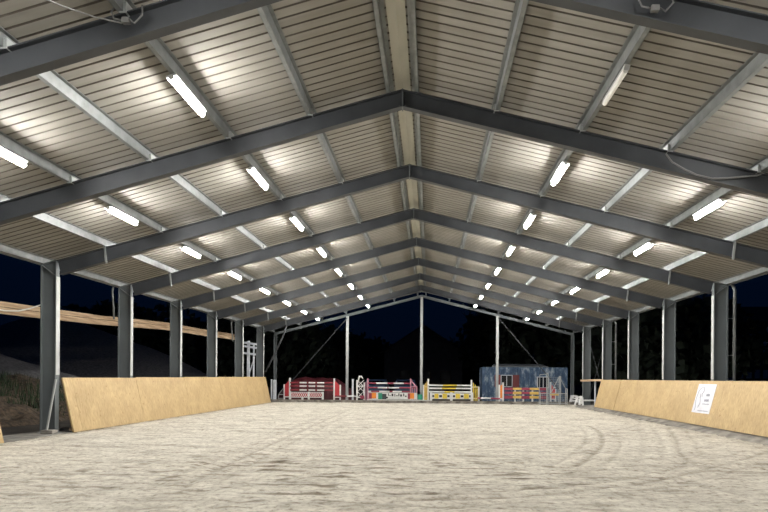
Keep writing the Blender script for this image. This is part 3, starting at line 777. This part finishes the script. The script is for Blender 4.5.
# white cavaletti at the right
def cavaletti(px, y, ang, lbl, L=.9):
    x = X(px, y); t = thing('cavaletti', (x, y, 0), lbl, 'cavaletti', 'white cavaletti at the far right')
    c, s = math.cos(ang), math.sin(ang); D = Vector((c, s, 0)); Sd = Vector((-s, c, 0)); B = Vector((x, y, 0))
    for e in (-1, 1):
        mb = MB(); o = B + D * (L / 2 * e)
        mb.bar(o + Sd * .26 + Vector((0, 0, .02)), o + Sd * .13 + Vector((0, 0, .55)), .08, .08); mb.bar(o - Sd * .26 + Vector((0, 0, .02)), o - Sd * .13 + Vector((0, 0, .55)), .08, .08); mb.bar(o - Sd * .19 + Vector((0, 0, .52)), o + Sd * .19 + Vector((0, 0, .52)), .08, .08); mb.bar(o - Sd * .22 + Vector((0, 0, .22)), o + Sd * .22 + Vector((0, 0, .22)), .07, .07)
        mb.build('cross_end', 'white', t)
    mb = MB(); mb.tube([B - D * (L / 2 + .08) + Vector((0, 0, .38)), B + D * (L / 2 + .08) + Vector((0, 0, .38))], .05, 10); mb.build('bar', 'white', t)
    return t
cavaletti(574.2, 42.3, 1.45, 'white cavaletti left of the other two beside the last right column')
cavaletti(581.2, 40.4, 1.1, 'white cavaletti in the middle before the last right column')
cavaletti(590, 38.0, .15, 'white cavaletti nearest the end of the right kick wall', 1.0)

# left end posts
yl = 41.6
for px, wd, hh, nm in ((271.5, .08, 1.45, 'narrow'), (274.6, .20, 1.42, 'broad')):
    xx = X(px, yl); tag(MB().box(xx - wd / 2, xx + wd / 2, yl - .06, yl + .06, 0, hh).build('gate_post', 'offwhite', loc=(xx, yl, 0), bevel=.01), '%s pale grey post beside the far end of the left kick wall' % nm, 'post')
t = thing('tube_trestle', (X(281, 42.4), 42.4, 0), 'small grey tube trestle left of the red and white jump', 'trestle')
a, b = X(278.5, 42.4), X(283.6, 42.4)
for p, q in (((a, .0), (a, .45)), ((b, 0), (b, .9)), ((a, .45), (b, .9)), ((a, .45), (b, .45)), ((a, .2), (b, .2))):
    MB().tube([(p[0], 42.4, p[1]), (q[0], 42.4, q[1])], .022, 6).build('tube_bar', 'galv', t)

# ------------------------------------------------------------------ red tarpaulin pile
mb = MB(); x0, x1, yc_ = X(277, 46), X(356, 46), 46.3
nu, nv = 44, 14; grid = []
for i in range(nu + 1):
    u = i / nu; row = []
    for j in range(nv + 1):
        v = j / nv; a = math.pi * v
        e = min(1, 4.2 * min(u, 1 - u)) ** .6
        hgt = (1.58 + .16 * noise.noise(Vector((u * 7, 1, 0))) - .25 * max(0, u - .55)) * e
        rr_ = 1.1 * (.5 + .5 * e)
        yv = yc_ - rr_ * math.cos(a); zv = max(0, hgt * math.sin(a) ** .55)
        k = .07 * noise.noise(Vector((u * 22, v * 5, 2)))
        row.append((x0 + (x1 - x0) * u, yv + k, zv + k * .6 if 0 < j < nv else -.02))
    grid.append(row)
for i in range(nu):
    for j in range(nv): mb.quad([grid[i][j], grid[i + 1][j], grid[i + 1][j + 1], grid[i][j + 1]])
mb.quad([p for p in grid[0]]); mb.quad([p for p in grid[-1]][::-1])
tag(mb.build('tarpaulin_pile', 'redtarp', loc=(-8, yc_, 0), smooth=True), 'long dark red tarpaulin covered pile behind the leftmost jump', 'tarpaulin')

# ------------------------------------------------------------------ blue container
yk = 46.6; x0, x1 = X(482, yk), X(567.5, yk); zT = Zp(367.3, yk, 520) ; yk2 = yk + 2.5
t = thing('site_container', ((x0 + x1) / 2, yk, 0), 'weathered blue site container with windows beyond the far right of the hall', 'container')
mb = MB()
n = 30; pitch = (x1 - x0 - .3) / n
x = x0 + .15
for k in range(n):                              # corrugated front and back
    for yf, sg in ((yk, 1), (yk2, -1)):
        a = x + k * pitch
        q = [(a, 0), (a + pitch * .36, 0), (a + pitch * .5, .035), (a + pitch * .86, .035), (a + pitch, 0)]
        for (xa_, da), (xb_, db) in zip(q[:-1], q[1:]):
            mb.quad([(xa_, yf + sg * da, .12), (xb_, yf + sg * db, .12), (xb_, yf + sg * db, zT - .1), (xa_, yf + sg * da, zT - .1)])
mb.box(x0 + .05, x0 + .06, yk, yk2, .1, zT - .05); mb.box(x1 - .06, x1 - .05, yk, yk2, .1, zT - .05)
mb.build('corrugated_wall', 'container', t)
mb = MB(); mb.box(x0, x1, yk, yk2, zT - .06, zT); mb.build('roof_plate', 'container', t)
mb = MB()
for xx in (x0, x1 - .15):
    for yy in (yk - .01, yk2 - .14): mb.box(xx, xx + .15, yy, yy + .15, 0, zT)
mb.box(x0 + .15, x1 - .15, yk - .012, yk + .1, zT - .12, zT - .001); mb.box(x0 + .15, x1 - .15, yk - .012, yk + .1, .0, .14)
mb.build('edge_frame', 'container', t)
def kwin(px0, px1, py0, py1, nm='window_frame'):
    a, b = X(px0, yk), X(px1, yk); z1, z0 = Zp(py0, yk, 520), Zp(py1, yk, 520)
    mb = MB(); yw = yk - .05
    for xx in (a, (a + b) / 2 - .02, b - .05): mb.box(xx, xx + .05, yw, yk + .04, z0, z1)
    mb.box(a, b, yw, yk + .04, z0, z0 + .05); mb.box(a, b, yw, yk + .04, z1 - .05, z1)
    o = mb.build(nm, 'offwhite', t)
    g_ = MB().box(a + .03, b - .03, yk - .02, yk + .03, z0 + .03, z1 - .03).build('pane', 'glass', t); g_.parent = o
    return a, b, z0, z1
a, b, z0, z1 = kwin(500.6, 512.4, 375, 387)
MB().box(b + .02, X(519, yk), yk - .06, yk - .02, z0, z1).build('shutter', 'shutter', t); MB().box(X(494.5, yk), a - .02, yk - .06, yk - .02, z0, z1).build('shutter', 'shutter', t)
kwin(537, 549, 376.5, 388)
# pale sheet lying on its roof
mb = MB(); a, b = X(492, yk), X(548.5, yk)
mb.hexa([(a, yk + .1, zT + .02), (b, yk + .1, zT + .02), (b - .3, yk + 2.0, zT + .24), (a + .3, yk + 2.0, zT + .24), (a, yk + .1, zT + .06), (b, yk + .1, zT + .06), (b - .3, yk + 2.0, zT + .28), (a + .3, yk + 2.0, zT + .28)])
mb.box(a + .35, a + .43, yk + 1.9, yk + 1.98, zT, zT + .23); mb.box(b - .43, b - .35, yk + 1.9, yk + 1.98, zT, zT + .23)
tag(mb.build('tilted_panel', 'whitesheet', loc=((a + b) / 2, yk + 1, zT)), 'pale flat panel propped on the container roof', 'panel')

# ------------------------------------------------------------------ outside: heaps, grass bank, trees, houses, cars
def heap(name, cx, cy, rx, ry, hh, mat, lbl, cat, seed=0, rough=.25, n=40):
    mb = MB(); R = []
    for i in range(n + 1):
        row = []
        for j in range(n + 1):
            x = -1 + 2 * i / n; y = -1 + 2 * j / n; d = math.sqrt(x * x + y * y)
            k = max(0, 1 - d) ; z = hh * (k ** .85) + (rough * noise.fractal(Vector((x * 3 + seed, y * 3, seed)), 1, 2, 4) * min(1, k * 4))
            row.append((cx + x * rx, cy + y * ry, z - .12 if d < 1 else -.12))
        R.append(row)
    for i in range(n):
        for j in range(n): mb.quad([R[i][j], R[i + 1][j], R[i + 1][j + 1], R[i][j + 1]])
    return tag(mb.build(name, mat, loc=(cx, cy, 0), smooth=True), lbl, cat)
heap('gravel_heap', -24, 30, 10.5, 9, 3.6, 'gravel', 'grey gravel heap outside beyond the leftmost opening', 'heap', 3, .2)
heap('gravel_heap', -33.5, 55, 17, 13, 7.6, 'gravel', 'large grey heap farther out behind the second left opening', 'heap', 8, .3)
heap('soil_mound', -15.9, 21.5, 2.7, 5.2, 1.0, 'litter', 'low mound of brown soil and leaf litter outside the leftmost column', 'mound', 5, .35)
heap('soil_mound', -17.4, 25.5, 4.2, 6.5, 1.7, 'litter', 'taller mound of grassy soil outside behind the brown one', 'mound', 6, .35)
mb = MB(); random.seed(21)
for k in range(5200):
    a = random.uniform(0, 2 * math.pi); q = math.sqrt(random.random()) * .92
    x = -17.4 + 4.2 * q * math.cos(a); y = 25.5 + 6.5 * q * math.sin(a); z = 1.7 * max(0, 1 - q) ** .85 - .05
    hh = random.uniform(.12, .34); an = random.uniform(0, 6.28); wv = .02
    dx, dy = math.cos(an) * wv, math.sin(an) * wv; lx, ly = random.uniform(-.1, .1), random.uniform(-.1, .1)
    mb.quad([(x - dx, y - dy, z - .1), (x + dx, y + dy, z - .1), (x + lx, y + ly, z + hh)])
tag(mb.build('grass', 'grass', loc=(-17.4, 25.5, 0)), 'dull green grass on the mound outside the left opening', 'grass', kind='stuff')

def tree(x, y, hgt, rad, lbl, seed, trunk=.25, n=2600, low=.12):
    random.seed(seed)
    t = thing('tree', (x, y, -.1), lbl, 'tree', 'dark trees outside the hall')
    mb = MB(); mb.tube([(x, y, -.1), (x + .1, y, hgt * .3), (x - .1, y + .1, hgt * .8)], [trunk, trunk * .8, trunk * .25], 8)
    for k in range(6):
        a = k * 1.05 + seed; z = hgt * (.3 + .09 * k); mb.tube([(x, y, z), (x + math.cos(a) * rad * .55, y + math.sin(a) * rad * .55, z + hgt * .16)], [trunk * .35, trunk * .12], 5)
    mb.build('trunk', 'bark', t)
    lobes = [(Vector((x + random.uniform(-.5, .5) * rad, y + random.uniform(-.5, .5) * rad, hgt * random.uniform(low + .18, .84))), rad * random.uniform(.38, .62)) for _ in range(11)]
    lobes.append((Vector((x, y, hgt * .5)), rad * .8))
    mb = MB(); sc = rad * .085
    for k in range(n):
        c, rr2 = random.choice(lobes)
        d = Vector((random.gauss(0, 1), random.gauss(0, 1), random.gauss(0, 1))).normalized() * rr2 * random.uniform(.6, 1.08)
        p = c + d; p.z = max(p.z, hgt * low)
        a = Vector((random.gauss(0, 1), random.gauss(0, 1), random.gauss(0, 1))).normalized(); b = a.orthogonal().normalized(); cc = a.cross(b)
        s1, s2 = sc * random.uniform(.7, 1.4), sc * random.uniform(.5, 1.0)
        mb.quad([p - b * s1, p + cc * s2, p + b * s1, p - cc * s2])
    mb.build('foliage', 'leaf', t)
    return t
def T(px, y, top_py, rad, lbl, seed, **k):
    x = X(px, y); hh = on_y(px, top_py, y)[2]; tree(x, y, hh, rad, lbl, seed, **k)
T(292, 66, 318, 5.0, 'dark tree filling the far left corner of the gable opening', 1)
T(325, 80, 338, 5.5, 'low dark tree right of the slanting gable rod', 2)
T(368, 104, 346, 6.0, 'dark bush like tree far behind the middle jump', 3, low=.02)
T(468, 106, 348, 5.5, 'low dark tree between the house roof and the container', 4, low=.02)
T(503, 80, 296, 5.5, 'tall dark tree rising behind the container left end', 5)
T(548, 64, 286, 6.0, 'tall dark tree rising behind the container right end', 6)
T(600, 76, 290, 5.5, 'dark tree behind the far right columns', 7)
T(650, 56, 304, 5.2, 'dark tree seen between the middle right columns', 8)
T(697, 50, 292, 4.6, 'dark tree seen left of the near right column', 9)
T(150, 70, 316, 6.0, 'dark tree behind the timber beam second opening', 10)
T(205, 88, 322, 6.5, 'dark tree behind the far left openings', 12)
T(238, 68, 318, 3.8, 'dark tree behind the white steel rack', 14)
T(95, 84, 312, 7.0, 'dark tree in the distance above the large heap', 13)
T(15, 95, 338, 7.0, 'dark tree line at the far left edge behind the gravel heap', 15, low=.02)

def gable_house(name, x0, x1, y0, y1, ze, zr, wall, lbl, cat='house', ridge='y', wins=()):
    t = thing(name, ((x0 + x1) / 2, y0, 0), lbl, cat)
    MB().box(x0, x1, y0, y1, -.1, ze).build('wall', wall, t)
    mb = MB(); o = .4
    if ridge == 'y':
        xm = (x0 + x1) / 2
        MB().hexa([(x0, y0, ze), (x1, y0, ze), (x1, y0 + .2, ze), (x0, y0 + .2, ze), (xm - .01, y0, zr), (xm + .01, y0, zr), (xm + .01, y0 + .2, zr), (xm - .01, y0 + .2, zr)]).build('gable_wall', wall, t)
        MB().hexa([(x0, y1 - .2, ze), (x1, y1 - .2, ze), (x1, y1, ze), (x0, y1, ze), (xm - .01, y1 - .2, zr), (xm + .01, y1 - .2, zr), (xm + .01, y1, zr), (xm - .01, y1, zr)]).build('gable_wall', wall, t)
        mb = MB()
        for xe in (x0 - o, x1 + o):
            k = (zr - ze) / (xm - x0); z_ = ze - o * k
            mb.hexa([(xe, y0 - o, z_), (xm, y0 - o, zr), (xm, y1 + o, zr), (xe, y1 + o, z_), (xe, y0 - o, z_ + .2), (xm, y0 - o, zr + .2), (xm, y1 + o, zr + .2), (xe, y1 + o, z_ + .2)])
    else:
        ym = (y0 + y1) / 2
        for ye in (y0 - o, y1 + o):
            k = (zr - ze) / (ym - y0); z_ = ze - o * k
            mb.hexa([(x0 - o, ye, z_), (x1 + o, ye, z_), (x1 + o, ym, zr), (x0 - o, ym, zr), (x0 - o, ye, z_ + .2), (x1 + o, ye, z_ + .2), (x1 + o, ym, zr + .2), (x0 - o, ym, zr + .2)])
    mb.build('roof', 'roof', t)
    for (a, b, c, d) in wins:
        f = MB().box(a - .08, b + .08, y0 - .06, y0 - .0, c - .08, d + .08).build('window', 'timberdark', t)
        p_ = MB().box(a, b, y0 - .08, y0 - .06, c, d).build('pane', 'glass', t); p_.parent = f
    return t
yh = 78; xa, xb = X(384, yh), X(462, yh); ze = on_y(420, 352, yh)[2]; zr = on_y(421, 326, yh)[2]
gable_house('farm_house', xa, xb, yh, yh + 14, ze, zr, 'darkwall', 'dark gabled house silhouette behind the yellow jump', wins=[(xa + 2 + 2.4 * k, xa + 3.1 + 2.4 * k, 1.0, 2.4) for k in range(3)])
# half timbered house at the right
yq = 58; xa = X(736, yq); xb = xa + 14; ze = on_y(745, 322, yq)[2]; zr = on_y(745, 304, yq)[2]
t = gable_house('half_timbered_house', xa, xb, yq, yq + 8, ze, zr, 'housewall', 'dim half timbered house beyond the right columns', ridge='x')
for k in range(20):
    xx = xa + .7 * k
    MB().box(xx - .09, xx + .09, yq - .06, yq, -.1, ze).build('timber_stud', 'timberdark', t)
for z in (1.6, 2.7, 3.5, 4.4, 5.2, ze - .15):
    MB().box(xa, xb, yq - .07, yq, z - .16, z + .16).build('timber_rail', 'timberdark', t)
for z0_, z1_ in ((2.7, 3.5), (4.4, 5.2), (5.2, 6.2)):
    MB().bar((xa + .05, yq - .05, z0_), (xa + 1.4, yq - .05, z1_), .05, .14).build('timber_brace', 'timberdark', t)
for k in range(5):
    xx = xa + 2.25 + .7 * k
    f = MB().box(xx, xx + .5, yq - .05, yq, 2.85, 3.35).build('window', 'timberdark', t)
    p_ = MB().box(xx + .06, xx + .44, yq - .06, yq - .04, 2.9, 3.3).build('pane', 'glass', t); p_.parent = f

def car(px, y, lbl, L=4.3):
    x = X(px, y); t = thing('car', (x, y, 0), lbl, 'car', 'parked cars beyond the far end')
    prof_ = [(-L / 2, .35), (-L / 2, .95), (-L * .42, 1.02), (-L * .30, 1.45), (L * .12, 1.47), (L * .28, 1.0), (L / 2, .85), (L / 2, .35)]
    mb = MB(); n = len(prof_); hw = .87
    def w_(b): return hw - (.14 if b > 1.2 else 0)
    mb.v += [(x - w_(b), y + a, b) for a, b in prof_] + [(x + w_(b), y + a, b) for a, b in prof_]
    for k in range(n): mb.f.append((k, (k + 1) % n, n + (k + 1) % n, n + k)); mb.m.append(0)
    mb.f.append(tuple(range(n))); mb.m.append(0); mb.f.append(tuple(range(n, 2 * n))[::-1]); mb.m.append(0)
    mb.build('body', 'carblue', t, bevel=.05)
    mb = MB(); mb.quad([(x - .72, y - L * .415, 1.06), (x + .72, y - L * .415, 1.06), (x + .64, y - L * .325, 1.38), (x - .64, y - L * .325, 1.38)]); mb.build('rear_window', 'glass', t)
    for e in (-1, 1):
        MB().box(x + e * .72 - .1, x + e * .72 + .1, y - L / 2 - .015, y - L / 2 + .02, .72, .88).build('tail_lamp', 'maroon', t)
    for wy in (-L * .32, L * .32):
        for wx in (-.78, .78):
            mb = MB(); mb.tube([(x + wx - .1, y + wy, .27), (x + wx + .1, y + wy, .27)], .33, 16); mb.build('wheel', 'rubber', t)
car(377, 52, 'dim blue parked car behind the left half of the middle jump')
car(406, 54, 'dim blue parked car behind the right half of the middle jump')

# ------------------------------------------------------------------ view
SC.view_settings.view_transform = 'Standard'; SC.view_settings.look = 'None'
SC.view_settings.exposure = 0.0; SC.view_settings.gamma = 1.0; SC.view_settings.use_curve_mapping = False
SC.cycles.use_denoising = True
SC.cycles.max_bounces = 8; SC.cycles.diffuse_bounces = 5
SC.cycles.sample_clamp_indirect = 6.0
